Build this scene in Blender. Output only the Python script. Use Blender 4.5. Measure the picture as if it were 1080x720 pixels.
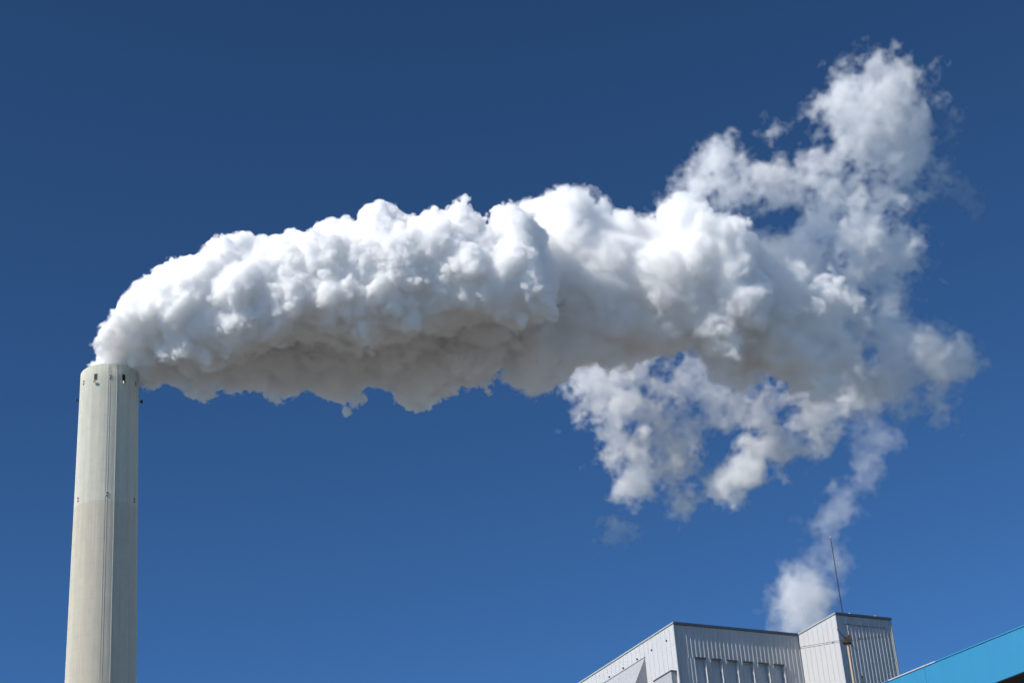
import bpy, bmesh, math, random
import numpy as np
import openvdb
from mathutils import Vector, Matrix

random.seed(7)
R = math.radians
PI = math.pi
scene = bpy.context.scene
for o in list(bpy.data.objects):
    bpy.data.objects.remove(o)
C = scene.collection

# ------------------------------------------------------------------ camera
PITCH, ROLL, FPX = R(27.2), R(-4.55), 2000.0
_cp, _sp, _c, _s = math.cos(PITCH), math.sin(PITCH), math.cos(ROLL), math.sin(ROLL)
FWD = Vector((0, _cp, _sp)); _up = Vector((0, -_sp, _cp)); _rt = Vector((1, 0, 0))
RIGHT = _c * _rt + _s * _up
UP = -_s * _rt + _c * _up
EYE = Vector((0, 0, 1.7))
cam = bpy.data.cameras.new('camera')
cam.sensor_width = 36
cam.lens = FPX / 1080 * 36
cam.clip_start = 0.5
cam.clip_end = 30000
camo = bpy.data.objects.new('camera', cam)
C.objects.link(camo)
m = Matrix((RIGHT, UP, -FWD)).transposed().to_4x4()
m.translation = EYE
camo.matrix_world = m
scene.camera = camo

# ------------------------------------------------------------------ light
SUN_AZ, SUN_EL = R(-147.0), R(36.0)          # azimuth counted from +X towards +Y
SUN = Vector((math.cos(SUN_AZ) * math.cos(SUN_EL), math.sin(SUN_AZ) * math.cos(SUN_EL), math.sin(SUN_EL)))
ld = bpy.data.lights.new('sun', 'SUN')
ld.energy = 5.0
ld.angle = R(0.53)
ld.color = (1.0, 0.95, 0.87)
lo = bpy.data.objects.new('sun', ld)
C.objects.link(lo)
lo.rotation_euler = SUN.to_track_quat('Z', 'Y').to_euler()

world = bpy.data.worlds.new('World')
scene.world = world
world.use_nodes = True
nt = world.node_tree
bg = nt.nodes['Background']
sky = nt.nodes.new('ShaderNodeTexSky')
sky.sky_type = 'NISHITA'
sky.sun_disc = False
sky.sun_elevation = SUN_EL
sky.sun_rotation = math.atan2(SUN.x, SUN.y) % (2 * PI)
sky.altitude = 4000
sky.air_density = 0.8
sky.dust_density = 0.0
sky.ozone_density = 10.0
sg = nt.nodes.new('ShaderNodeGamma')            # deep, contrasty winter blue
sg.inputs['Gamma'].default_value = 1.4
stn = nt.nodes.new('ShaderNodeMix'); stn.data_type = 'RGBA'; stn.blend_type = 'MULTIPLY'
stn.inputs['Factor'].default_value = 1.0
stn.inputs['B'].default_value = (1.0, 0.866, 0.552, 1)
nt.links.new(sky.outputs['Color'], sg.inputs['Color'])
nt.links.new(sg.outputs['Color'], stn.inputs['A'])
nt.links.new(stn.outputs['Result'], bg.inputs['Color'])
bg.inputs['Strength'].default_value = 0.146

vs = scene.view_settings
vs.view_transform = 'Standard'
vs.look = 'None'
vs.exposure = 0.17
vs.gamma = 1.0
cy = scene.cycles
cy.use_denoising = True
cy.max_bounces = 16
cy.diffuse_bounces = 5
cy.glossy_bounces = 3
cy.transmission_bounces = 6
cy.volume_bounces = 10
cy.transparent_max_bounces = 256
cy.use_adaptive_sampling = True
cy.adaptive_threshold = 0.04
cy.adaptive_min_samples = 24

# ------------------------------------------------------------------ helpers
def mat(name):
    mt = bpy.data.materials.new(name)
    mt.use_nodes = True
    n = mt.node_tree
    return mt, n, n.nodes['Principled BSDF'], n.nodes['Material Output']

def simple(name, col, rough=0.6, metal=0.0, var=0.12, scale=6.0, bump=0.0):
    """base colour broken up by two octaves of noise"""
    mt, n, b, out = mat(name)
    tc = n.nodes.new('ShaderNodeTexCoord')
    nz = n.nodes.new('ShaderNodeTexNoise')
    nz.inputs['Scale'].default_value = scale
    nz.inputs['Detail'].default_value = 5
    n.links.new(tc.outputs['Object'], nz.inputs['Vector'])
    mx = n.nodes.new('ShaderNodeMix'); mx.data_type = 'RGBA'
    mx.inputs['A'].default_value = (*[c * (1 - var) for c in col], 1)
    mx.inputs['B'].default_value = (*[min(1, c * (1 + var)) for c in col], 1)
    n.links.new(nz.outputs['Fac'], mx.inputs['Factor'])
    n.links.new(mx.outputs['Result'], b.inputs['Base Color'])
    b.inputs['Roughness'].default_value = rough
    b.inputs['Metallic'].default_value = metal
    if bump:
        bp = n.nodes.new('ShaderNodeBump')
        bp.inputs['Strength'].default_value = bump
        bp.inputs['Distance'].default_value = 0.02
        n.links.new(nz.outputs['Fac'], bp.inputs['Height'])
        n.links.new(bp.outputs['Normal'], b.inputs['Normal'])
    return mt

def obj(name, bm, material, parent=None, smooth=False):
    me = bpy.data.meshes.new(name)
    if isinstance(bm, bmesh.types.BMesh):
        bm.normal_update()
        bm.to_mesh(me); bm.free()
    else:
        me.from_pydata(bm[0], [], bm[1])
    me.materials.append(material)
    if smooth:
        me.polygons.foreach_set('use_smooth', [True] * len(me.polygons))
    o = bpy.data.objects.new(name, me)
    C.objects.link(o)
    if parent is not None:
        o.parent = parent
    return o

def thing(name, label, cat, loc=(0, 0, 0), rotz=0.0, group=None):
    o = bpy.data.objects.new(name, None)
    o.empty_display_size = 0.5
    C.objects.link(o)
    o.location = loc; o.rotation_euler = (0, 0, rotz)
    o['label'] = label; o['category'] = cat
    if group: o['group'] = group
    return o

def add_box(bm, lo, hi, mtx=None):
    vs_ = [bm.verts.new(((lo[0], hi[0])[i & 1], (lo[1], hi[1])[(i >> 1) & 1], (lo[2], hi[2])[(i >> 2) & 1])) for i in range(8)]
    for f in ((0, 2, 3, 1), (4, 5, 7, 6), (0, 1, 5, 4), (2, 6, 7, 3), (0, 4, 6, 2), (1, 3, 7, 5)):
        bm.faces.new([vs_[i] for i in f])
    if mtx is not None:
        bmesh.ops.transform(bm, matrix=mtx, verts=vs_)
    return vs_

def box(lo, hi, bevel=0.0):
    bm = bmesh.new(); add_box(bm, lo, hi)
    if bevel:
        bmesh.ops.bevel(bm, geom=bm.edges[:], offset=bevel, segments=2, affect='EDGES')
    return bm

def add_tube(bm, p0, p1, r0, r1=None, n=10):
    p0, p1 = Vector(p0), Vector(p1)
    r1 = r0 if r1 is None else r1
    q = (p1 - p0).normalized().to_track_quat('Z', 'Y')
    a, b = [], []
    for i in range(n):
        t = 2 * PI * i / n
        d = q @ Vector((math.cos(t), math.sin(t), 0))
        a.append(bm.verts.new(p0 + d * r0)); b.append(bm.verts.new(p1 + d * r1))
    for i in range(n):
        bm.faces.new((a[i], a[(i + 1) % n], b[(i + 1) % n], b[i]))
    bm.faces.new(a[::-1]); bm.faces.new(b)

def tube(*a, **k):
    bm = bmesh.new(); add_tube(bm, *a, **k); return bm

def add_ball(bm, c, r, sz=1.0, seg=12):
    bmesh.ops.create_uvsphere(bm, u_segments=seg, v_segments=max(6, seg // 2), radius=r,
                              matrix=Matrix.Translation(c) @ Matrix.Diagonal((1, 1, sz, 1)))

def add_prism(bm, pts, axis_vec):
    """closed polygon (list of 3-D points) swept along axis_vec"""
    a = [bm.verts.new(p) for p in pts]
    b = [bm.verts.new(Vector(p) + Vector(axis_vec)) for p in pts]
    n = len(pts)
    bm.faces.new(a[::-1]); bm.faces.new(b)
    for i in range(n):
        bm.faces.new((a[i], a[(i + 1) % n], b[(i + 1) % n], b[i]))

# ------------------------------------------------------------------ ground
def ground_material():
    mt, n, b, out = mat('dry_ground')
    tc = n.nodes.new('ShaderNodeTexCoord')
    big = n.nodes.new('ShaderNodeTexNoise'); big.inputs['Scale'].default_value = 0.012; big.inputs['Detail'].default_value = 8
    small = n.nodes.new('ShaderNodeTexNoise'); small.inputs['Scale'].default_value = 1.5; small.inputs['Detail'].default_value = 6
    for z in (big, small): n.links.new(tc.outputs['Object'], z.inputs['Vector'])
    rp = n.nodes.new('ShaderNodeValToRGB')
    e = rp.color_ramp.elements
    e[0].position = 0.38; e[0].color = (0.15, 0.144, 0.132, 1)
    e[1].position = 0.62; e[1].color = (0.225, 0.205, 0.175, 1)
    n.links.new(big.outputs['Fac'], rp.inputs['Fac'])
    mx = n.nodes.new('ShaderNodeMix'); mx.data_type = 'RGBA'; mx.blend_type = 'MULTIPLY'
    mx.inputs['Factor'].default_value = 0.5
    n.links.new(rp.outputs['Color'], mx.inputs['A']); n.links.new(small.outputs['Color'], mx.inputs['B'])
    n.links.new(mx.outputs['Result'], b.inputs['Base Color'])
    b.inputs['Roughness'].default_value = 0.95
    return mt
g = bmesh.new()
G = 14000
gv = [g.verts.new((x, y, 0)) for x, y in ((-G, -G), (G, -G), (G, G), (-G, G))]
g.faces.new(gv)
go = obj('ground', g, ground_material()); go['kind'] = 'structure'

# ------------------------------------------------------------------ chimney
CH = Vector((-51.64, 215.91, 0))
CH_TOP, CH_R1, CH_R0 = 112.26, 3.64, 5.08
def ch_r(z): return CH_R0 + (CH_R1 - CH_R0) * z / CH_TOP

def concrete():
    mt, n, b, out = mat('chimney_concrete')
    L = n.links.new
    tc = n.nodes.new('ShaderNodeTexCoord')
    sp = n.nodes.new('ShaderNodeSeparateXYZ'); L(tc.outputs['Object'], sp.inputs[0])
    at = n.nodes.new('ShaderNodeMath'); at.operation = 'ARCTAN2'
    L(sp.outputs['Y'], at.inputs[0]); L(sp.outputs['X'], at.inputs[1])
    # colour band: painted top 18.6 m
    wob = n.nodes.new('ShaderNodeTexNoise'); wob.inputs['Scale'].default_value = 1.3; wob.inputs['Detail'].default_value = 3
    L(tc.outputs['Object'], wob.inputs['Vector'])
    wm = n.nodes.new('ShaderNodeMath'); wm.operation = 'MULTIPLY_ADD'; wm.inputs[1].default_value = 0.35; 
    L(wob.outputs['Fac'], wm.inputs[0]); L(sp.outputs['Z'], wm.inputs[2])
    st = n.nodes.new('ShaderNodeMapRange')
    st.inputs['From Min'].default_value = 93.70; st.inputs['From Max'].default_value = 93.86
    L(wm.outputs[0], st.inputs['Value'])
    # streaks: noise over (angle, z/60)
    def streak(sa, sz, det, seed):
        cb = n.nodes.new('ShaderNodeCombineXYZ')
        ma = n.nodes.new('ShaderNodeMath'); ma.operation = 'MULTIPLY'; ma.inputs[1].default_value = sa
        mz = n.nodes.new('ShaderNodeMath'); mz.operation = 'MULTIPLY'; mz.inputs[1].default_value = sz
        L(at.outputs[0], ma.inputs[0]); L(sp.outputs['Z'], mz.inputs[0])
        L(ma.outputs[0], cb.inputs[0]); L(mz.outputs[0], cb.inputs[1]); cb.inputs[2].default_value = seed
        z = n.nodes.new('ShaderNodeTexNoise'); z.inputs['Scale'].default_value = 1; z.inputs['Detail'].default_value = det
        z.inputs['Roughness'].default_value = 0.65
        L(cb.outputs[0], z.inputs['Vector'])
        return z
    s1 = streak(9, 0.035, 6, 3.1); s2 = streak(40, 0.05, 4, 8.7); s3 = streak(6, 0.5, 8, 1.4)
    # formwork joints every 1.25 m, panels of 12 degrees
    def lines(src, period, width):
        dv = n.nodes.new('ShaderNodeMath'); dv.operation = 'DIVIDE'; dv.inputs[1].default_value = period; L(src, dv.inputs[0])
        fr = n.nodes.new('ShaderNodeMath'); fr.operation = 'FRACT'; L(dv.outputs[0], fr.inputs[0])
        lt = n.nodes.new('ShaderNodeMath'); lt.operation = 'LESS_THAN'; lt.inputs[1].default_value = width; L(fr.outputs[0], lt.inputs[0])
        return lt.outputs[0]
    hl = lines(sp.outputs['Z'], 1.5, 0.05); vl = lines(at.outputs[0], PI / 15, 0.07)
    pale = n.nodes.new('ShaderNodeMix'); pale.data_type = 'RGBA'
    pale.inputs['A'].default_value = (0.57, 0.525, 0.43, 1)     # bare concrete
    pale.inputs['B'].default_value = (0.605, 0.59, 0.50, 1)     # painted top
    L(st.outputs['Result'], pale.inputs['Factor'])
    cur = pale.outputs['Result']
    def mul(fac_socket, lo_, hi_):
        nonlocal cur
        mr = n.nodes.new('ShaderNodeMapRange'); mr.inputs['From Min'].default_value = 0.3; mr.inputs['From Max'].default_value = 0.7
        mr.inputs['To Min'].default_value = lo_; mr.inputs['To Max'].default_value = hi_
        L(fac_socket, mr.inputs['Value'])
        vm = n.nodes.new('ShaderNodeVectorMath'); vm.operation = 'SCALE'
        L(cur, vm.inputs[0]); L(mr.outputs['Result'], vm.inputs['Scale'])
        cur = vm.outputs[0]
    mul(s1.outputs['Fac'], 0.91, 1.06)
    mul(s2.outputs['Fac'], 0.945, 1.04)
    mul(s3.outputs['Fac'], 0.92, 1.05)
    mul(hl, 1.02, 0.965)
    mul(vl, 1.01, 0.97)
    L(cur, b.inputs['Base Color'])
    b.inputs['Roughness'].default_value = 0.9
    b.inputs['Diffuse Roughness'].default_value = 0.6
    b.inputs['Specular IOR Level'].default_value = 0.25
    bp = n.nodes.new('ShaderNodeBump'); bp.inputs['Strength'].default_value = 0.3; bp.inputs['Distance'].default_value = 0.004
    L(s2.outputs['Fac'], bp.inputs['Height']); L(bp.outputs['Normal'], b.inputs['Normal'])
    return mt

M_dark = simple('dark_steel', (0.03, 0.03, 0.032), 0.6, 0.3)
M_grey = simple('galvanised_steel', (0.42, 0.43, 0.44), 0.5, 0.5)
M_white = simple('white_plastic', (0.72, 0.72, 0.7), 0.5)
M_red = simple('red_lens', (0.42, 0.06, 0.045), 0.35)
M_soot_shade = simple('soot_and_opening_shade', (0.03, 0.028, 0.027), 0.95)

M_riser = simple('painted_conduit', (0.44, 0.44, 0.39), 0.8)
chim = thing('chimney', 'tall round concrete chimney with paler top section, white steam leaving its mouth', 'chimney', CH)
# where the camera-facing side of the chimney is: azimuth measured from the direction to the camera
BASE_AZ = math.atan2(-CH.y, -CH.x)
def ring_dir(deg):
    a = BASE_AZ + R(deg)               # positive = to the right as seen from the street
    return Vector((math.cos(a), math.sin(a), 0)), a

def shell(z0, z1, thick, nseg=192, nz=60):
    vs_, fs = [], []
    prof = [(ch_r(z0 + (z1 - z0) * i / nz), z0 + (z1 - z0) * i / nz) for i in range(nz + 1)]
    prof += [(ch_r(z1) - 0.05, z1 + 0.05), (ch_r(z1) - thick + 0.03, z1 + 0.05), (ch_r(z1) - thick, z1), (ch_r(z1) - thick, z1 - 12.0)]
    for r, z in prof:
        for k in range(nseg):
            t = 2 * PI * k / nseg
            vs_.append((r * math.cos(t), r * math.sin(t), z))
    for i in range(len(prof) - 1):
        for k in range(nseg):
            fs.append((i * nseg + k, i * nseg + (k + 1) % nseg, (i + 1) * nseg + (k + 1) % nseg, (i + 1) * nseg + k))
    return vs_, fs
obj('shaft', shell(0, CH_TOP, 0.35), concrete(), chim, smooth=True)
bm = bmesh.new()
bmesh.ops.create_cone(bm, cap_ends=True, segments=96, radius1=CH_R1 - 0.38, radius2=CH_R1 - 0.38, depth=0.2,
                      matrix=Matrix.Translation((0, 0, CH_TOP - 11.5)))
obj('flue_floor', bm, M_soot_shade, chim)

def on_ring(deg, z, r_off=0.0):
    """matrix: local x = outwards, y = along the ring, z = up"""
    d, a = ring_dir(deg)
    return Matrix.Translation(d * (ch_r(z) + r_off) + Vector((0, 0, z))) @ Matrix.Rotation(a, 4, 'Z')

def placed(name, bm, m_, mtx, parent):
    bm.transform(mtx)
    return obj(name, bm, m_, parent)

for deg in (-28, 28, 152, 208):        # inspection openings with a floodlight below each
    z = 110.5
    bm = bmesh.new()
    add_box(bm, (-0.25, -0.22, -0.44), (0.02, 0.22, 0.44))
    op = placed('opening', bm, M_soot_shade, on_ring(deg, z), chim)  # solid black slab; the opening's inner shade is put into its colour
    bm = bmesh.new()
    for lo_, hi_ in (((-0.02, -0.25, 0.44), (0.04, 0.25, 0.47)), ((-0.02, -0.25, -0.47), (0.04, 0.25, -0.44)),
                     ((-0.02, -0.25, -0.44), (0.04, -0.22, 0.44)), ((-0.02, 0.22, -0.44), (0.04, 0.25, 0.44))):
        add_box(bm, lo_, hi_)
    placed('frame', bm, M_riser, on_ring(deg, z), op)
    bm = bmesh.new()
    add_box(bm, (0.0, -0.05, -0.82), (0.30, 0.05, -0.74))
    add_box(bm, (0.20, -0.17, -0.90), (0.42, 0.17, -0.66))
    fl = placed('floodlight', bm, M_white, on_ring(deg, z), chim)
    placed('lens', box((0.423, -0.14, -0.87), (0.44, 0.14, -0.69)), M_dark, on_ring(deg, z), fl)

for zz in (110.35, 94.35):                     # red marker lamps between them
    for deg in (0, 60, 120, 180, 240, 300):
        bm = bmesh.new()
        add_box(bm, (-0.02, -0.13, -0.32), (0.04, 0.13, 0.32))
        wl = placed('marker_lamp', bm, M_riser, on_ring(deg, zz), chim)
        for dz in (-0.19, 0.19):
            bm = bmesh.new(); add_ball(bm, (0.06, 0.03, dz), 0.10, seg=10)
            placed('lens', bm, M_red, on_ring(deg, zz), wl)
for deg in (-90, 90, 180, 0.001):              # small lamps on brackets that stick out of the shaft
    if abs(deg) < 1 or deg == 180: continue
    bm = bmesh.new()
    add_tube(bm, (-0.05, 0, 0), (0.35, 0, 0), 0.05)
    br = placed('lamp_bracket', bm, M_dark, on_ring(deg, 108.75), chim)
    bm = bmesh.new(); add_ball(bm, (0.38, 0, 0.08), 0.17, 1.2); add_tube(bm, (0.38, 0, -0.2), (0.38, 0, 0.0), 0.12)
    placed('lamp', bm, M_dark, on_ring(deg, 108.75), br)

def riser(deg, width, proud, z0=0.0, z1=CH_TOP - 0.2):
    bm = bmesh.new()
    d, a = ring_dir(deg)
    t = Vector((-d.y, d.x, 0))
    vs_ = []
    for z in (z0, z1):
        for rr, s in ((-0.03, -1), (proud, -1), (proud, 1), (-0.03, 1)):
            vs_.append(bm.verts.new(d * (ch_r(z) + rr) + t * (s * width / 2) + Vector((0, 0, z))))
    for i in range(4):
        bm.faces.new((vs_[i], vs_[(i + 1) % 4], vs_[4 + (i + 1) % 4], vs_[4 + i]))
    bm.faces.new(vs_[3::-1]); bm.faces.new(vs_[4:])
    return bm
obj('lightning_conductor', riser(14.5, 0.09, 0.06), M_riser, chim)
obj('cable_duct', riser(-2.5, 0.07, 0.03), M_riser, chim)
obj('cable_duct', riser(1.2, 0.05, 0.03), M_riser, chim)

# ------------------------------------------------------------------ plant building
ANG = R(28.0)
BX = Vector((math.cos(ANG), math.sin(ANG), 0))          # along the shaded walls, to the right
BY = Vector((-math.sin(ANG), math.cos(ANG), 0))         # along the sunlit walls, away
HB = 43.19
CORNER = Vector((9.473, 124.64, 0))
BW, TW, TP, BD = 10.25, 4.57, 4.62, 19.0                # block wall, tower wall, how far the tower stands out, depth
house = thing('plant_building', 'pale corrugated metal plant building with a projecting stair tower on its right', 'building', CORNER, ANG)

def cladding(name, col, rough, streaks):
    mt, n, b, out = mat(name)
    L = n.links.new
    tc = n.nodes.new('ShaderNodeTexCoord')
    mp = n.nodes.new('ShaderNodeMapping'); mp.inputs['Scale'].default_value = (2.2, 2.2, 0.06)
    nz = n.nodes.new('ShaderNodeTexNoise'); nz.inputs['Scale'].default_value = 1.6; nz.inputs['Detail'].default_value = 6
    L(tc.outputs['Object'], mp.inputs[0]); L(mp.outputs[0], nz.inputs['Vector'])
    n2 = n.nodes.new('ShaderNodeTexNoise'); n2.inputs['Scale'].default_value = 0.5; n2.inputs['Detail'].default_value = 5
    L(tc.outputs['Object'], n2.inputs['Vector'])
    ad = n.nodes.new('ShaderNodeMath'); ad.operation = 'ADD'; L(nz.outputs['Fac'], ad.inputs[0]); L(n2.outputs['Fac'], ad.inputs[1])
    mr = n.nodes.new('ShaderNodeMapRange'); mr.inputs['From Min'].default_value = 0.6; mr.inputs['From Max'].default_value = 1.4
    mr.inputs['To Min'].default_value = 1 - streaks; mr.inputs['To Max'].default_value = 1 + streaks
    L(ad.outputs[0], mr.inputs['Value'])
    vm = n.nodes.new('ShaderNodeVectorMath'); vm.operation = 'SCALE'; vm.inputs[0].default_value = col
    L(mr.outputs['Result'], vm.inputs['Scale']); L(vm.outputs[0], b.inputs['Base Color'])
    b.inputs['Roughness'].default_value = rough
    b.inputs['Specular IOR Level'].default_value = 0.4
    return mt
M_clad = cladding('ribbed_metal_cladding', (0.40, 0.405, 0.41), 0.62, 0.14)
M_flat = cladding('white_panel_cladding', (0.45, 0.452, 0.455), 0.55, 0.05)
M_trim = simple('dark_coping', (0.07, 0.08, 0.1), 0.5)
M_palet = simple('pale_coping', (0.35, 0.38, 0.36), 0.5)
M_roof = simple('roof_felt', (0.12, 0.12, 0.12), 0.9)

def ribbed(x0, x1, z0, z1, pitch=0.33, depth=0.018, y=0.0):
    """standing-rib sheet in the local XZ plane, ribs towards -y"""
    bm = bmesh.new()
    pts = []
    x = x0
    n = max(1, round((x1 - x0) / pitch)); p = (x1 - x0) / n
    for i in range(n):
        a = x0 + i * p
        pts += [(a, y), (a + p * .62, y), (a + p * .70, y - depth), (a + p * .92, y - depth)]
    pts.append((x1, y))
    lo_ = [bm.verts.new((a, b, z0)) for a, b in pts]
    hi_ = [bm.verts.new((a, b, z1)) for a, b in pts]
    for i in range(len(pts) - 1):
        bm.faces.new((lo_[i], lo_[i + 1], hi_[i + 1], hi_[i]))
    return bm

# shaded wall of the block with six niches; the sheet is cut round them
NZ1 = HB - 2.37                                          # head of the niches
nx0, nstep, nw = 1.43, 1.28, 0.78
niches = [(nx0 + i * nstep, nx0 + i * nstep + nw) for i in range(6)]
NZ0 = 30.0
bm = ribbed(0.02, BW, NZ1, HB - 0.02)
tmp = bpy.data.meshes.new('tmp')
def join(dst, src):
    src.to_mesh(tmp); src.free(); dst.from_mesh(tmp)
xs_ = [0.02] + [v for p in niches for v in p] + [BW]
for i in range(0, len(xs_), 2):
    join(bm, ribbed(xs_[i], xs_[i + 1], NZ0, NZ1, 0.30))
join(bm, ribbed(0.02, BW, 0, NZ0))
obj('wall', bm, M_clad, house)
M_niche = simple('shade_blue_niche_metal', (0.41, 0.44, 0.47), 0.5, 0.0, 0.1)  # niche back is cladding metal; blue of skylit shade is in its colour
for a, b_ in niches:
    bm = bmesh.new()                                     # reveals
    D = 0.26
    for lo_, hi_ in (((a - 0.03, 0.004, NZ0), (a, D, NZ1)), ((b_, -0.075, NZ0), (b_ + 0.045, D, NZ1)),
                     ((a, 0.004, NZ1), (b_, D, NZ1 + 0.05))):
        add_box(bm, lo_, hi_)
    w = obj('niche', bm, M_flat, house)
    obj('niche_back', box((a, D - 0.02, NZ0), (b_, D + 0.03, NZ1)), M_niche, w)
    obj('head_flashing', box((a - 0.05, -0.11, NZ1 - 0.01), (b_ + 0.05, -0.002, NZ1 + 0.06)), M_trim, w)

def flat_wall(y0, y1, x, z0, z1, panel=1.0):
    """smooth panels with shallow joints, facing -x, in the local YZ plane"""
    bm = bmesh.new()
    n = max(1, round((y1 - y0) / panel)); p = (y1 - y0) / n
    for i in range(n):
        add_box(bm, (x, y0 + i * p + 0.012, z0), (x + 0.05, y0 + (i + 1) * p - 0.012, z1))
    add_box(bm, (x + 0.02, y0, z0), (x + 0.1, y1, z1))
    return bm
obj('wall', flat_wall(0.0, BD, -0.03, 0, HB, 0.6), M_flat, house)                       # block, sunlit
TX = BW
obj('wall', flat_wall(-TP, -0.06, TX - 0.03, 0, HB, 0.6), M_flat, house)                # tower, sunlit
obj('wall', (lambda b: (b.transform(Matrix.Translation((TX, -TP, 0))), b)[1])(ribbed(0.02, TW, 0, HB - 0.02, 0.30, 0.02)), M_clad, house)
obj('wall', box((TX + TW, -TP, 0), (TX + TW + 0.06, BD, HB)), M_flat, house)
obj('wall', box((0, BD, 0), (TX + TW, BD + 0.06, HB)), M_flat, house)
bm = bmesh.new()
add_box(bm, (0.08, 0.08, HB - 0.3), (TX + TW - 0.02, BD - 0.02, HB - 0.12))
add_box(bm, (TX + 0.08, -TP + 0.08, HB - 0.3), (TX + TW - 0.02, 0.08, HB - 0.12))
obj('roof', bm, M_roof, house)
for lo_, hi_, m_ in (((-0.02, -0.13, HB - 0.10), (BW - 0.05, 0.12, HB + 0.07), M_trim),
                     ((TX - 0.05, -TP - 0.12, HB - 0.10), (TX + TW + 0.10, -TP + 0.12, HB + 0.07), M_trim),
                     ((-0.10, -0.1, HB - 0.03), (0.1, BD + 0.1, HB + 0.055), M_palet),
                     ((TX - 0.10, -TP - 0.08, HB - 0.03), (TX + 0.1, -0.14, HB + 0.055), M_palet)):
    obj('coping', box(lo_, hi_), m_, house)
for lo_, hi_ in (((-0.06, -0.085, 0), (0.0, -0.01, HB - 0.1)), ((TX - 0.06, -TP - 0.075, 0), (TX, -TP - 0.01, HB - 0.1)),
                 ((TX + TW - 0.02, -TP - 0.08, 0), (TX + TW + 0.08, -TP, HB - 0.1))):
    obj('corner_trim', box(lo_, hi_), M_grey, house)
obj('seam', box((TX + 0.35, -TP - 0.062, HB - 0.74), (TX + TW - 0.5, -TP - 0.052, HB - 0.71)), M_trim, house)
# vent stubs along the sunlit wall
for i in range(6):
    yy = 1.03 + i * 2.055
    bm = bmesh.new(); add_tube(bm, (0.0, yy, HB - 0.92), (-0.10, yy, HB - 0.92), 0.06)
    obj('vent_pipe', bm, M_dark, house)
# steep lean-to hood on the sunlit wall
M_hood = cladding('hood_sheet', (0.33, 0.33, 0.35), 0.6, 0.05)
HY, HZ = 4.11, HB - 1.12
hz = 9.0
bm = bmesh.new()
add_prism(bm, [(-0.04, HY, HZ), (-0.04 - hz / 1.95, HY, HZ - hz), (-0.04, HY, HZ - hz)], (0, 14.0, 0))
hd = obj('lean_to_hood', bm, M_hood, house)
obj('flashing', box((-0.09, HY - 0.05, HZ), (0.0, HY + 14.0, HZ + 0.05)), M_grey, hd)
# bracketed box near the corner
bm = bmesh.new()
add_box(bm, (-0.45, 0.25, HB - 9.0), (-0.035, 2.6, HB - 3.35))
bxo = obj('service_box', bm, M_hood, house)
obj('lid', box((-0.50, 0.18, HB - 3.35), (-0.035, 2.65, HB - 3.29)), M_trim, bxo)

# things on the roof (local frame of the building)
def roof_pt(x, y, z): return CORNER + BX * x + BY * y + Vector((0, 0, z))
mast = thing('roof_mast', 'thin dark rod mast with a small ball tip standing on the tower roof', 'mast', roof_pt(TX + 1.0, -TP + 0.5, HB - 0.12), ANG)
bm = bmesh.new(); add_tube(bm, (0, 0, 0), (0, 0, 3.2), 0.042, 0.036); add_tube(bm, (0, 0, 3.2), (0, 0, 6.0), 0.034, 0.024)
obj('pole', bm, M_dark, mast)
bm = bmesh.new(); add_ball(bm, (0, 0, 6.05), 0.075, 1.1)
obj('tip', bm, M_grey, mast)
obj('base_plate', box((-0.12, -0.12, 0), (0.12, 0.12, 0.03)), M_grey, mast)
for k, (x, lab) in enumerate(((1.45, 'small white roof cowl on the tower edge, the one nearer the rod mast'), (3.62, 'small white roof cowl near the far right corner of the tower'))):
    cw = thing('roof_cowl', lab, 'roof vent', roof_pt(TX + x, -TP + 0.3, HB - 0.12), ANG, 'white cowls on the tower roof')
    bm = bmesh.new(); add_tube(bm, (0, 0, 0), (0, 0, 0.30), 0.035)
    obj('pipe', bm, M_white, cw)
    bm = bmesh.new(); add_tube(bm, (0, 0, 0.29), (0, 0, 0.40), 0.075, 0.05)
    obj('hood', bm, M_grey, cw)

# ------------------------------------------------------------------ street mast with crossed wire arms
def at(px, py, hd):
    d = RIGHT * ((px - 540) / FPX) - UP * ((py - 360) / FPX) + FWD
    return EYE + d * (hd / math.hypot(d.x, d.y))
HEAD = at(893.4, 674.5, 45.0)
M_pole = simple('weathered_tan_pole', (0.46, 0.33, 0.22), 0.75)
M_rust = simple('rusty_fittings', (0.05, 0.035, 0.028), 0.8)
pm = thing('antenna_pole', 'slim tan pole with a dark head and thin crossed wire arms before the tower', 'antenna pole', (HEAD.x, HEAD.y, 0))
bm = bmesh.new(); add_tube(bm, (0, 0, 0), (0, 0, HEAD.z * 0.5), 0.05, 0.036); add_tube(bm, (0, 0, HEAD.z * 0.5), (0, 0, HEAD.z - 0.1), 0.031, 0.028)
obj('pole', bm, M_pole, pm)
bm = bmesh.new()
add_box(bm, (-0.085, -0.08, HEAD.z - 0.09), (0.085, 0.08, HEAD.z + 0.06))
add_tube(bm, (-0.12, 0.0, HEAD.z - 0.05), (0.10, 0.02, HEAD.z + 0.02), 0.04)
add_ball(bm, (0.04, -0.03, HEAD.z + 0.07), 0.05)
obj('head', bm, M_rust, pm)
ux = Vector((1, 0.02, 0)).normalized()
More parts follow.
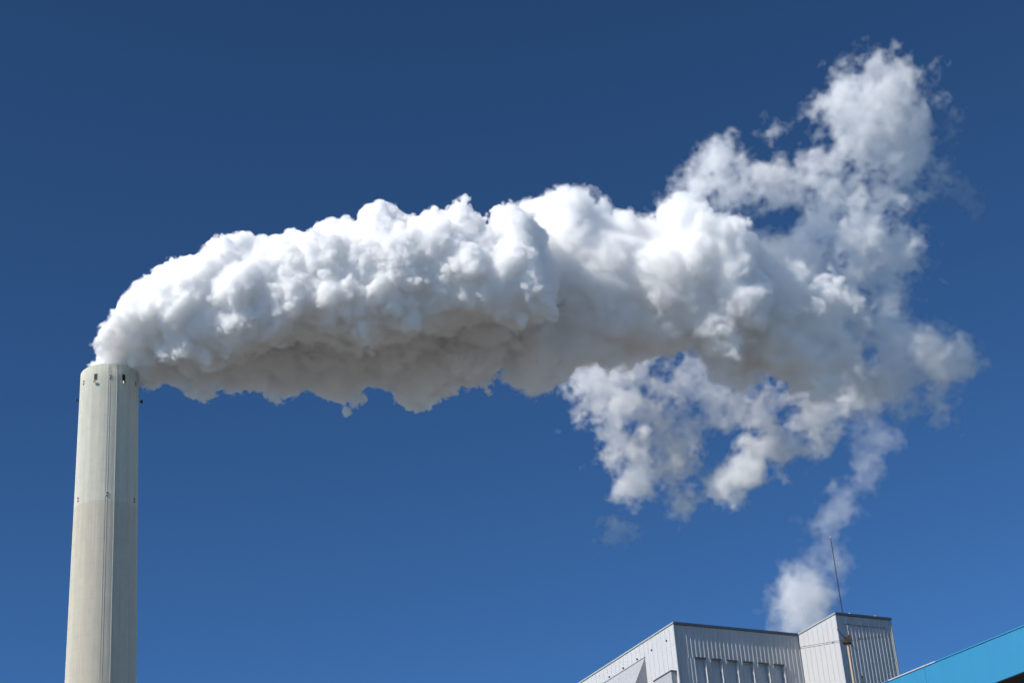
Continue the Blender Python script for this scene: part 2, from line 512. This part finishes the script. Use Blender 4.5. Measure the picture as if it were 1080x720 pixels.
for dirv, ln, dz in ((Vector((-0.995, 0.1, 0)), 1.16, -0.07), (Vector((0.995, -0.1, 0)), 1.02, -0.02), (Vector((-0.36, -0.93, 0)), 0.95, 0.0), (Vector((0.36, 0.93, 0)), 0.95, 0.0)):
    bm = bmesh.new()
    base = Vector((0, 0, HEAD.z)); d = dirv.normalized()
    for off in (-0.02, 0.02):
        add_tube(bm, base + Vector((0, 0, off)), base + d * ln + Vector((0, 0, off * 1.05 + dz)), 0.0045, n=6)
    for f_ in (0.42, 0.98):
        p = base + d * ln * f_ + Vector((0, 0, dz * f_))
        add_tube(bm, p + Vector((0, 0, -0.028)), p + Vector((0, 0, 0.028)), 0.006, n=6)
    p = base + d * ln * 0.30 + Vector((0, 0, dz * .3)); add_ball(bm, p, 0.018, seg=8)
    obj('wire_arm', bm, M_rust, pm)
S = at(909.3, 713.0, 46.0)
sp_ = thing('short_post', 'short thin dark post standing right of the tan pole', 'post', (S.x, S.y, 0))
bm = bmesh.new(); add_tube(bm, (0, 0, 0), (0, 0, S.z), 0.03, 0.016)
obj('pole', bm, M_dark, sp_)
bm = bmesh.new(); add_ball(bm, (0, 0, S.z), 0.024, 1.2)
obj('cap', bm, M_dark, sp_)

# ------------------------------------------------------------------ blue canopy
PA = Vector((7.000, 26.330, 10.0)); PB = Vector((5.316, 28.621, 10.0))
CD = (PB - PA).normalized()                      # away from the street, to the left
CN = Vector((CD.y, -CD.x, 0))                    # inwards / outwards
if CN.dot(-PA) < 0: CN = -CN                     # CN looks towards the camera
cang = math.atan2(CD.y, CD.x)
can = thing('blue_canopy', 'flat canopy with a bright blue fascia and dark underside', 'canopy', PA - Vector((0, 0, 10.0)), cang)
# local: x along CD, y to the left of it; which side faces the camera?
side = 1 if Vector((-math.sin(cang), math.cos(cang), 0)).dot(CN) > 0 else -1
M_blue = cladding('blue_fascia_panel', (0.024, 0.19, 0.345), 0.4, 0.07)
M_under = simple('dark_soffit', (0.022, 0.02, 0.02), 0.8)
X0, X1, FH = -10.0, 14.0, 0.62
def cbox(x0, x1, y0, y1, z0, z1, bev=0.0):       # y counted outwards from the fascia's face (negative = under the roof)
    a, b_ = sorted((side * y0, side * y1))
    return box((x0, a, z0), (x1, b_, z1), bev)
bm = bmesh.new()
n_pan = 12
for i in range(n_pan):
    a = X0 + (X1 - X0) * i / n_pan; b_ = X0 + (X1 - X0) * (i + 1) / n_pan
    join(bm, cbox(a + 0.002, b_ - 0.002, -0.05, 0.0, 10 - FH, 10.0))
obj('fascia', bm, M_blue, can)
obj('cap_strip', cbox(X0, X1, -0.3, 0.012, 10.002, 10.02), M_blue, can)
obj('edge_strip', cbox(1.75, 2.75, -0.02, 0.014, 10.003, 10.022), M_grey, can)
obj('roof', cbox(X0, X1, -9.0, -0.06, 9.75, 9.98), M_roof, can)
obj('soffit', cbox(X0, X1, -9.0, -0.06, 9.50, 9.745), M_under, can)
for x in (-6.0, 9.0):
    obj('column', cbox(x, x + 0.3, -4.8, -4.5, 0, 9.5), M_grey, can)

# ------------------------------------------------------------------ steam
# Plume frame: rigid axes, 1 chart unit = 0.1215 m, origin 243 m out; (x right, y down, w away)
UNIT = 0.1215
ORG = EYE + FWD * 243.0

def to_world(p):
    p = np.asarray(p, np.float64)
    U, V, W = (np.array(v) for v in (RIGHT, UP, FWD))
    return np.array(ORG) + UNIT * ((p[:, :1] - 540) * U - (p[:, 1:2] - 360) * V + p[:, 2:3] * W)

def bspline(xs, lo_, step):
    t = (xs - lo_) / step
    i = np.floor(t).astype(int); f = (t - i).astype(np.float32)
    w = [(1 - f) ** 3 / 6, (3 * f ** 3 - 6 * f ** 2 + 4) / 6, (-3 * f ** 3 + 3 * f ** 2 + 3 * f + 1) / 6, f ** 3 / 6]
    return i, w

def noise(ax, step, seed):
    """smooth unit-variance noise on the lattice of the three axes; step is a number or one per axis"""
    rng = np.random.default_rng(seed)
    st = (step,) * 3 if np.isscalar(step) else step
    n = [int((a[-1] - a[0]) / s) + 5 for a, s in zip(ax, st)]
    g = rng.standard_normal(n).astype(np.float32)
    for k in (2, 1, 0):
        pass
    for k in range(3):
        i, w = bspline(ax[k], ax[k][0], st[k])
        shp = [1, 1, 1]; shp[k] = -1
        g = sum(np.take(g, i + j, axis=k) * w[j].reshape(shp) for j in range(4))
    return g / 0.33

def polydist(poly, X, Y):
    """signed distance to a closed polygon, positive inside"""
    P = np.array(poly, np.float32)
    d = np.full(X.shape, 1e9, np.float32); ins = np.zeros(X.shape, bool)
    for (x0, y0), (x1, y1) in zip(P, np.roll(P, -1, 0)):
        ex, ey = x1 - x0, y1 - y0
        t = np.clip(((X - x0) * ex + (Y - y0) * ey) / (ex * ex + ey * ey + 1e-9), 0, 1)
        d = np.minimum(d, (X - x0 - t * ex) ** 2 + (Y - y0 - t * ey) ** 2)
        c = ((y0 > Y) != (y1 > Y)) & (X < (x1 - x0) * (Y - y0) / (y1 - y0 + 1e-9) + x0)
        ins ^= c
    d = np.sqrt(d)
    return np.where(ins, d, -d)

def lens(poly, w0, rad, ax, sheet=None):
    """rounded body with the polygon as its outline, 2*rad thick where wide enough.
    w0: depth of its middle, a number or [(x, depth), ...]; sheet: (amplitude, seed) of slow folds in depth"""
    if np.isscalar(w0): w0 = [(0, w0)]
    wx = np.interp(ax[0], [a for a, b in w0], [b for a, b in w0])
    poly = [(540 + (x - 540) * k, 360 + (y - 360) * k) for x, y in poly
            for k in (1 + np.interp(x, [a for a, b in w0], [b for a, b in w0]) / 2000.0,)]
    X, Y = np.meshgrid(ax[0], ax[1], indexing='ij')
    d = polydist(poly, X.astype(np.float32), Y.astype(np.float32))
    a = np.maximum(rad - d, 0)[:, :, None]
    mid = np.repeat(wx[:, None], len(ax[1]), 1)
    if sheet:
        mid = mid + sheet[0] * noise((ax[0], ax[1], ax[2][:2]), 45, sheet[1])[:, :, 0]
    w = (ax[2][None, None, :] - mid[:, :, None]).astype(np.float32)
    return rad - np.sqrt(a * a + w * w)

def ball(c, r, ax, sq=(1, 1, 1)):
    x = ((ax[0] - c[0]) / sq[0])[:, None, None]; y = ((ax[1] - c[1]) / sq[1])[None, :, None]; w = ((ax[2] - c[2]) / sq[2])[None, None, :]
    return (r - np.sqrt(x * x + y * y + w * w)).astype(np.float32)

def axes(x0, x1, y0, y1, w0, w1, h):
    return tuple(np.arange(a, b, h) for a, b in ((x0, x1), (y0, y1), (w0, w1)))

def iso(name, F, ax, level, material, parent, keep=400, smooth=True):
    F = F - level
    for k in range(3):                                   # keep the surface closed at the edges
        s = [slice(None)] * 3
        for e in (0, -1):
            s[k] = e; F[tuple(s)] = -2.0
    h = ax[0][1] - ax[0][0]
    gr = openvdb.FloatGrid(3.0)
    gr.copyFromArray(np.clip(-F / h, -3, 3).astype(np.float32))
    pts, quads = gr.convertToQuads(0.0)
    if len(pts) == 0:
        return None
    q = quads.astype(np.int64)
    lab = np.arange(len(pts))                             # drop specks: label connected shells
    for _ in range(60):
        qm = lab[q].min(1); new = lab.copy()
        for c in range(4): np.minimum.at(new, q[:, c], qm)
        new = new[new]
        if (new == lab).all(): break
        lab = new
    cnt = np.bincount(lab, minlength=len(pts))
    keepv = cnt[lab] >= keep
    q = q[keepv[q[:, 0]]]
    remap = np.cumsum(keepv) - 1
    pts = pts[keepv]; quads = remap[q]
    if len(pts) == 0:
        return None
    p = np.stack([ax[k][0] + pts[:, k] * h for k in range(3)], 1)
    co = to_world(p)
    ctr = co.mean(0)
    me = bpy.data.meshes.new(name)
    me.vertices.add(len(co)); me.vertices.foreach_set('co', (co - ctr).astype(np.float32).ravel())
    q = quads.astype(np.int32)
    me.loops.add(q.size); me.loops.foreach_set('vertex_index', q.ravel())
    me.polygons.add(len(q))
    me.polygons.foreach_set('loop_start', np.arange(0, q.size, 4, dtype=np.int32))
    if smooth: me.polygons.foreach_set('use_smooth', np.ones(len(q), bool))
    me.update(calc_edges=True)
    me.materials.append(material)
    o = bpy.data.objects.new(name, me); C.objects.link(o)
    o.location = ctr
    o.parent = parent
    print(name, len(co), len(q))
    return o

def steam(name, dens, alb, g=0.0):
    """air full of droplets: scattering volume behind a clear skin"""
    mt, n, b, out = mat(name)
    n.nodes.remove(b)
    v = n.nodes.new('ShaderNodeVolumePrincipled')
    v.inputs['Color'].default_value = (*alb, 1)
    v.inputs['Density'].default_value = dens
    v.inputs['Anisotropy'].default_value = g
    n.links.new(v.outputs[0], out.inputs['Volume'])
    t = n.nodes.new('ShaderNodeBsdfTransparent')
    tc = n.nodes.new('ShaderNodeTexCoord'); nz = n.nodes.new('ShaderNodeTexNoise'); nz.inputs['Scale'].default_value = 0.8
    mr = n.nodes.new('ShaderNodeMapRange'); mr.inputs['To Min'].default_value = 0.985; mr.inputs['To Max'].default_value = 1.0
    n.links.new(tc.outputs['Object'], nz.inputs['Vector']); n.links.new(nz.outputs['Fac'], mr.inputs['Value'])
    n.links.new(mr.outputs['Result'], t.inputs['Color'])
    n.links.new(t.outputs[0], out.inputs['Surface'])
    return mt
ALB = (0.999, 0.999, 0.999)
ALB_IN = (0.999, 0.999, 0.999)
M_roll = [steam('dense_steam', d, a) for d, a in ((0.40, (1, 1, 1)), (1.6, ALB), (0.5, ALB_IN))]
M_mid = [steam('rolling_steam', d, a) for d, a in ((0.18, (1, 1, 1)), (0.8, ALB), (0.7, ALB_IN))]
M_w = [steam('thin_steam', d, (1, 1, 1)) for d in (0.055, 0.085, 0.13, 0.19)]
M_faint = steam('faint_steam', 0.032, (1, 1, 1))
M_soft = [steam('drifting_steam', d, (1, 1, 1)) for d in (0.05, 0.08, 0.14, 0.25)]
cy.volume_bounces = 64
cy.max_bounces = 72

A_POLY = [(92, 398), (97, 384), (100, 370), (107, 352), (118, 336), (127, 320), (140, 304), (155, 292), (170, 283), (188, 277), (205, 272), (217, 262), (224, 250), (240, 245), (256, 244), (270, 251), (287, 252), (302, 246), (326, 242), (331, 234), (345, 235), (363, 230), (378, 233), (384, 222), (400, 218), (414, 224), (428, 223), (443, 228), (453, 222), (472, 217), (487, 218), (498, 229), (506, 238), (516, 236), (530, 221), (547, 218), (562, 224), (575, 245), (586, 275), (591, 305), (587, 330), (570, 341), (550, 349), (535, 343), (513, 340), (487, 345), (450, 350), (415, 360), (392, 373), (370, 366), (345, 362), (310, 360), (286, 364), (268, 374), (247, 384), (228, 391), (200, 391), (172, 383), (150, 384), (140, 398)]
B_POLY = [(100, 400), (110, 380), (140, 360), (200, 335), (300, 300), (420, 280), (540, 280), (590, 300), (580, 350), (548, 374), (530, 388), (513, 397), (490, 412), (467, 420), (449, 429), (431, 431), (415, 425), (410, 412), (400, 403), (387, 411), (375, 420), (363, 431), (346, 419), (337, 406), (320, 403), (308, 411), (296, 414), (274, 412), (258, 410), (241, 404), (227, 406), (220, 416), (208, 420), (197, 408), (177, 404), (166, 406), (159, 411), (148, 402), (140, 402)]
M_POLY = [(530, 300), (540, 240), (552, 222), (575, 212), (582, 200), (596, 198), (618, 204), (631, 221), (648, 234), (662, 232), (680, 233), (692, 232), (698, 219), (714, 214), (735, 216), (770, 222), (792, 240), (800, 262), (806, 285), (812, 310), (806, 340), (796, 368), (782, 388), (764, 391), (748, 382), (731, 366), (700, 372), (676, 374), (640, 389), (610, 386), (596, 402), (584, 411), (572, 420), (558, 422), (546, 416), (537, 406), (526, 388), (522, 365), (524, 335)]

plume = thing('steam_plume', 'long white plume of steam blowing right from the concrete chimney', 'steam plume', to_world([(115.8, 393, 0)])[0])
def under(parent):                                        # children are placed in world space
    bpy.context.view_layer.update()
    return parent
def adopt(o, parent):
    if o is None: return
    o.parent = parent
    o.location = Vector(o.location) - Vector(parent.location)

def mouth(F, ax):
    """nothing spills over the rim at the windward side of the mouth (centre 115.8, 396)"""
    x = ax[0][:, None, None] - 115.8; y = ax[1][None, :, None] - 396.0; w = ax[2][None, None, :]
    h = -0.889 * y + 0.457 * w                            # height over the rim
    w2 = 0.889 * w + 0.457 * y                            # level distance behind the axis
    r = np.sqrt(x * x + w2 * w2)
    lim = 24.0 + np.clip(h, 0, 60) * 1.0 + np.clip(x - 8, 0, 60) * 1.0 * np.clip(w2 / 16 + 0.6, 0, 1)
    cut = (lim - r) / 1.5 + np.clip(h - 10, 0, 200) * 0.7 + np.clip(x - 22, 0, 400) * 0.9   # only around the mouth itself
    np.minimum(F, cut.astype(np.float32), out=F)

def rim(F, ax):
    x = ax[0][:, None, None] - 115.8; y = ax[1][None, :, None] - 396.0; w = ax[2][None, None, :]
    h = -0.889 * y + 0.457 * w
    r = np.sqrt(x * x + (0.889 * w + 0.457 * y) ** 2)
    cut = np.where(h < 1.0, np.where(r < 40, np.maximum(26.0 - r, (x - 24) * 0.7), 9.0 + (x - 20) * 0.3), 99.0)
    np.minimum(F, cut.astype(np.float32), out=F)

def fluff(F, ax, amps, seed, grow=None):
    g = 1.0
    if grow is not None:                                  # lumps grow as the steam travels
        g = np.clip(0.35 + (ax[0] - grow) / 260.0, 0.35, 1.0).astype(np.float32)[:, None, None]
    for i, (st, a) in enumerate(amps):
        n_ = noise(ax, st, seed + i)
        F += (g if st > 12 else 1.0) * a * (1.9 * np.tanh(np.sqrt(n_ * n_ + 0.03) / 1.9) - 0.75)
    return F


def fbm(F, ax, amps, seed):
    for i, (st, a) in enumerate(amps):
        F += a * np.clip(noise(ax, st, seed + i), -2, 2)
    return F

def roll(name, F, ax, levels, mats, keep=400):
    for nm, lv, m_ in zip(('fringe', name, name + '_heart'), levels, mats):
        adopt(iso(nm, F.copy(), ax, lv, m_, None, keep), plume)

# front roll
ax = axes(80, 615, 195, 425, -95, 75, 1.1)
F = lens(A_POLY, -18, 60, ax)
F = np.maximum(F, ball((115.8, 400, 0), 24, ax))
mouth(F, ax)
fluff(F, ax, ((30, 8), (15, 5.0), (7.5, 3.9), (3.8, 2.7), (2.2, 1.6)), 11, 80)
rim(F, ax)
roll('dense_roll', F, ax, (-1.3, 0.0, 2.2), M_roll)
ax = axes(90, 640, 255, 465, -50, 225, 1.2)
F = lens(B_POLY, [(130, 12), (230, 45), (330, 88), (470, 88), (600, 52)], 46, ax)
mouth(F, ax)
fluff(F, ax, ((26, 9), (13, 6.5), (6.5, 4.6), (3.4, 3.2), (2.3, 2.0)), 33, 80)
rim(F, ax)
roll('lower_roll', F, ax, (-1.8, 0.0, 3.0), M_roll)
ax = axes(510, 920, 180, 455, -60, 160, 1.3)
F = lens(M_POLY, [(520, 88), (900, 42)], 55, ax)
fluff(F, ax, ((34, 10), (17, 6.5), (8.5, 4.6), (4.2, 3.2), (2.5, 1.8)), 51)
t_ = np.clip((ax[0] - 680) / 130, 0, 1).astype(np.float32)[:, None, None]
for k_, (st, a) in enumerate(((20, 4), (10, 4), (5, 2.6))):      # rougher downwind
    F += t_ * a * (1.9 * np.tanh(np.abs(noise(ax, st, 61 + k_)) / 1.9) - 0.75)
roll('middle_roll', F, ax, (-3.5, 0.0, 4.5), M_mid)

W1 = [(700, 260), (705, 225), (718, 200), (722, 180), (738, 154), (763, 144), (780, 158), (799, 162), (803, 142), (817, 142), (822, 166), (836, 172), (856, 158), (870, 150), (872, 130), (862, 108), (862, 92), (868, 76), (886, 73), (903, 63), (916, 60), (936, 66), (960, 73), (971, 78), (974, 100), (984, 115), (994, 132), (990, 150), (986, 176), (981, 204), (966, 224), (974, 252), (976, 285), (962, 305), (945, 330), (905, 348), (870, 338), (820, 305), (770, 280)]
W1_HOLES = [[(853, 200), (862, 192), (874, 205), (874, 226), (862, 240), (850, 232)], [(775, 226), (800, 218), (835, 214), (850, 226), (838, 246), (812, 258), (790, 250)], [(921, 195), (935, 205), (945, 235), (940, 250), (926, 235)], [(950, 190), (972, 180), (985, 200), (960, 215)]]
W2 = [(596, 380), (604, 428), (617, 452), (626, 481), (643, 498), (653, 510), (667, 524), (682, 514), (694, 500), (703, 520), (709, 539), (722, 549), (732, 536), (757, 524), (781, 516), (798, 504), (810, 491), (827, 498), (842, 489), (860, 487), (875, 470), (873, 454), (887, 440), (905, 432), (925, 405), (900, 360), (860, 370), (760, 350), (640, 345)]
W2_HOLES = [[(743, 460), (755, 450), (780, 452), (790, 462), (778, 480), (765, 490), (748, 478)], [(700, 395), (712, 384), (745, 392), (775, 400), (802, 425), (800, 443), (770, 440), (735, 420), (705, 415)], [(690, 480), (700, 470), (712, 485), (700, 500)]]

def wisps(name, polys, holes, w0, rad, ax, amps, seed, levels, mats, hole_gain=1.0, bias=0.0, keep=150, fold=0.0):
    F = None
    for p in polys:
        f_ = lens(p, w0, rad, ax, (fold, seed + 40))
        F = f_ if F is None else np.maximum(F, f_)
    X, Y = np.meshgrid(ax[0], ax[1], indexing='ij')
    k = 1 + w0 / 2000.0
    for h_ in holes:
        hp = [(540 + (x - 540) * k, 360 + (y - 360) * k) for x, y in h_]
        F -= hole_gain * np.clip(polydist(hp, X.astype(np.float32), Y.astype(np.float32)) + 8, 0, 30)[:, :, None]
    F += bias
    fbm(F, ax, amps, seed)
    for lv, m_ in zip(levels, mats):
        adopt(iso(name, F.copy(), ax, lv, m_, None, keep), plume)

AMP2 = ((36, 8), (18, 8), (9, 6.5), (4.5, 5.0), (2.4, 3.4))
AMP = ((40, 7), (20, 7), (10, 6.0), (5, 4.6), (2.6, 3.2))
FINE = ((34, 5), (17, 6.5), (8.5, 5.8), (4.2, 4.3), (2.4, 2.8))
wisps('drifting_veil', [W1], W1_HOLES, 110, 23, axes(680, 1100, 20, 475, 30, 190, 1.3), FINE, 77, (-1, 5, 10, 15), M_w, bias=2.5, fold=14, hole_gain=1.0)
LEFT = [(600, 385), (604, 428), (617, 452), (626, 481), (643, 498), (653, 510), (667, 525), (682, 512), (692, 486), (700, 470), (692, 440), (702, 410), (695, 380), (640, 368)]
MID = [(686, 462), (712, 465), (735, 478), (748, 500), (738, 530), (722, 551), (708, 541), (702, 520), (690, 498)]
BAND = [(730, 536), (757, 526), (781, 517), (798, 505), (810, 492), (827, 499), (842, 490), (860, 488), (876, 470), (875, 455), (889, 440), (907, 432), (927, 405), (905, 388), (866, 398), (838, 424), (805, 442), (788, 466), (768, 490), (740, 500)]
VEIL = [(690, 372), (760, 372), (850, 395), (866, 420), (830, 440), (796, 452), (760, 446), (744, 456), (742, 488), (716, 492), (690, 470)]
axw = axes(560, 1040, 310, 650, 180, 310, 1.3)
wisps('hanging_veil', [LEFT, MID, BAND], [], 245, 17, axw, FINE, 89, (-1, 4, 8, 12), M_w, bias=3.5, fold=10, hole_gain=0.0)
wisps('hanging_veil', [VEIL], [], 245, 12, axw, FINE, 186, (0, 4, 8), M_w[:3], bias=3.0, fold=8)
PUFF = [(790, 262), (806, 250), (826, 244), (848, 248), (866, 264), (880, 290), (887, 325), (895, 352), (905, 378), (885, 385), (850, 350), (820, 310)]
wisps('soft_billow', [PUFF], [], 125, 30, axes(770, 955, 215, 430, 65, 185, 1.4), ((26, 6), (13, 5), (6.5, 3.5), (3.3, 2.5)), 121, (-3, 3, 9, 15), M_soft)
TAIL = [(870, 345), (900, 318), (935, 322), (958, 338), (985, 352), (1012, 356), (1034, 368), (1036, 392), (1018, 414), (990, 420), (950, 432), (915, 424), (888, 410)]
wisps('grey_tail', [TAIL], [], 118, 30, axes(840, 1095, 285, 475, 60, 175, 1.4), ((30, 7), (15, 6), (7.5, 4.5), (3.8, 3.2), (2.4, 2)), 131, (-1, 5, 10, 15), M_soft)
M2_POLY = [(752, 262), (800, 270), (828, 290), (868, 312), (884, 330), (888, 350), (895, 370), (890, 396), (880, 411), (862, 416), (842, 411), (826, 400), (808, 398), (778, 404), (752, 388), (735, 340)]
DENSE = [steam('tumbling_steam', d, (1, 1, 1)) for d in (0.20, 0.40, 0.60, 0.80)]
wisps('frayed_roll', [M2_POLY], [], 88, 40, axes(700, 955, 225, 465, 10, 170, 1.25), ((34, 6), (17, 6.5), (8.5, 5.5), (4.2, 4.0), (2.4, 2.6)), 174, (-3, 2, 7, 12), DENSE, bias=3.0)
P1 = [(632, 552), (640, 544), (652, 546), (660, 556), (655, 570), (642, 574), (633, 566)]
P1B = [(655, 556), (672, 552), (682, 556), (668, 562)]
wisps('shred', [P1, P1B], [], 150, 9, axes(590, 730, 490, 610, 120, 190, 1.2), ((12, 5), (6, 4.5), (3, 3.4)), 91, (0, 4), M_soft[0:2], keep=60)
P2 = [(972, 432), (988, 422), (1008, 430), (1005, 446), (985, 452)]
wisps('shred', [P2], [], 80, 12, axes(940, 1050, 395, 485, 45, 120, 1.2), ((12, 5), (6, 4.5), (3, 3.4)), 95, (0, 4), M_w[0:2], keep=60)
P3 = [(985, 190), (1000, 182), (1018, 192), (1030, 205), (1044, 222), (1030, 226), (1012, 212), (998, 208)]
wisps('shred', [P3], [], 110, 8, axes(950, 1090, 150, 260, 70, 160, 1.2), ((18, 5), (9, 5), (4.5, 4.5), (2.5, 3)), 141, (4, 9), [M_faint, M_faint], keep=60)

# thin plume behind the plant building
small = thing('vent_plume', 'thin wispy steam plume rising from behind the stair tower', 'steam plume', to_world([(845, 675, 0)])[0])
S1 = [(842, 650), (836, 620), (846, 600), (862, 588), (868, 566), (858, 549), (872, 532), (884, 512), (900, 498), (906, 480), (908, 462), (918, 453), (934, 452), (946, 460), (936, 468), (924, 474), (918, 498), (902, 515), (896, 535), (888, 555), (880, 580), (898, 592), (894, 602), (884, 606), (888, 625), (876, 645), (862, 655)]
S2 = [(838, 676), (822, 655), (812, 640), (808, 625), (814, 612), (822, 598), (830, 588), (839, 600), (852, 598), (866, 606), (872, 625), (870, 645), (866, 662), (862, 700), (862, 780), (836, 780), (834, 700)]
S3 = [(832, 600), (842, 572), (856, 546), (878, 546), (886, 570), (902, 586), (894, 606), (884, 640), (850, 640)]
def small_wisps():
    global plume
    keep_, plume = plume, small
    fine = ((30, 2.5), (15, 3.2), (7.5, 3.4), (3.8, 2.8), (2.5, 1.8))
    axs = axes(715, 900, 405, 730, -400, -300, 1.1)
    wisps('wisp', [S1], [], -350, 11, axs, fine, 104, (-2, 2, 6), [M_faint, M_soft[0], M_soft[0]], bias=0.6, fold=3)
    wisps('wisp', [S3], [], -350, 12, axs, fine, 151, (2, 6), [M_faint, M_faint], bias=0.0, fold=4)
    wisps('wisp', [S2], [], -350, 20, axs, fine, 111, (-2, 3, 8, 12), [M_soft[0], M_soft[1], M_soft[2], M_soft[2]], fold=6, bias=1.5)
    plume = keep_
small_wisps()
del F
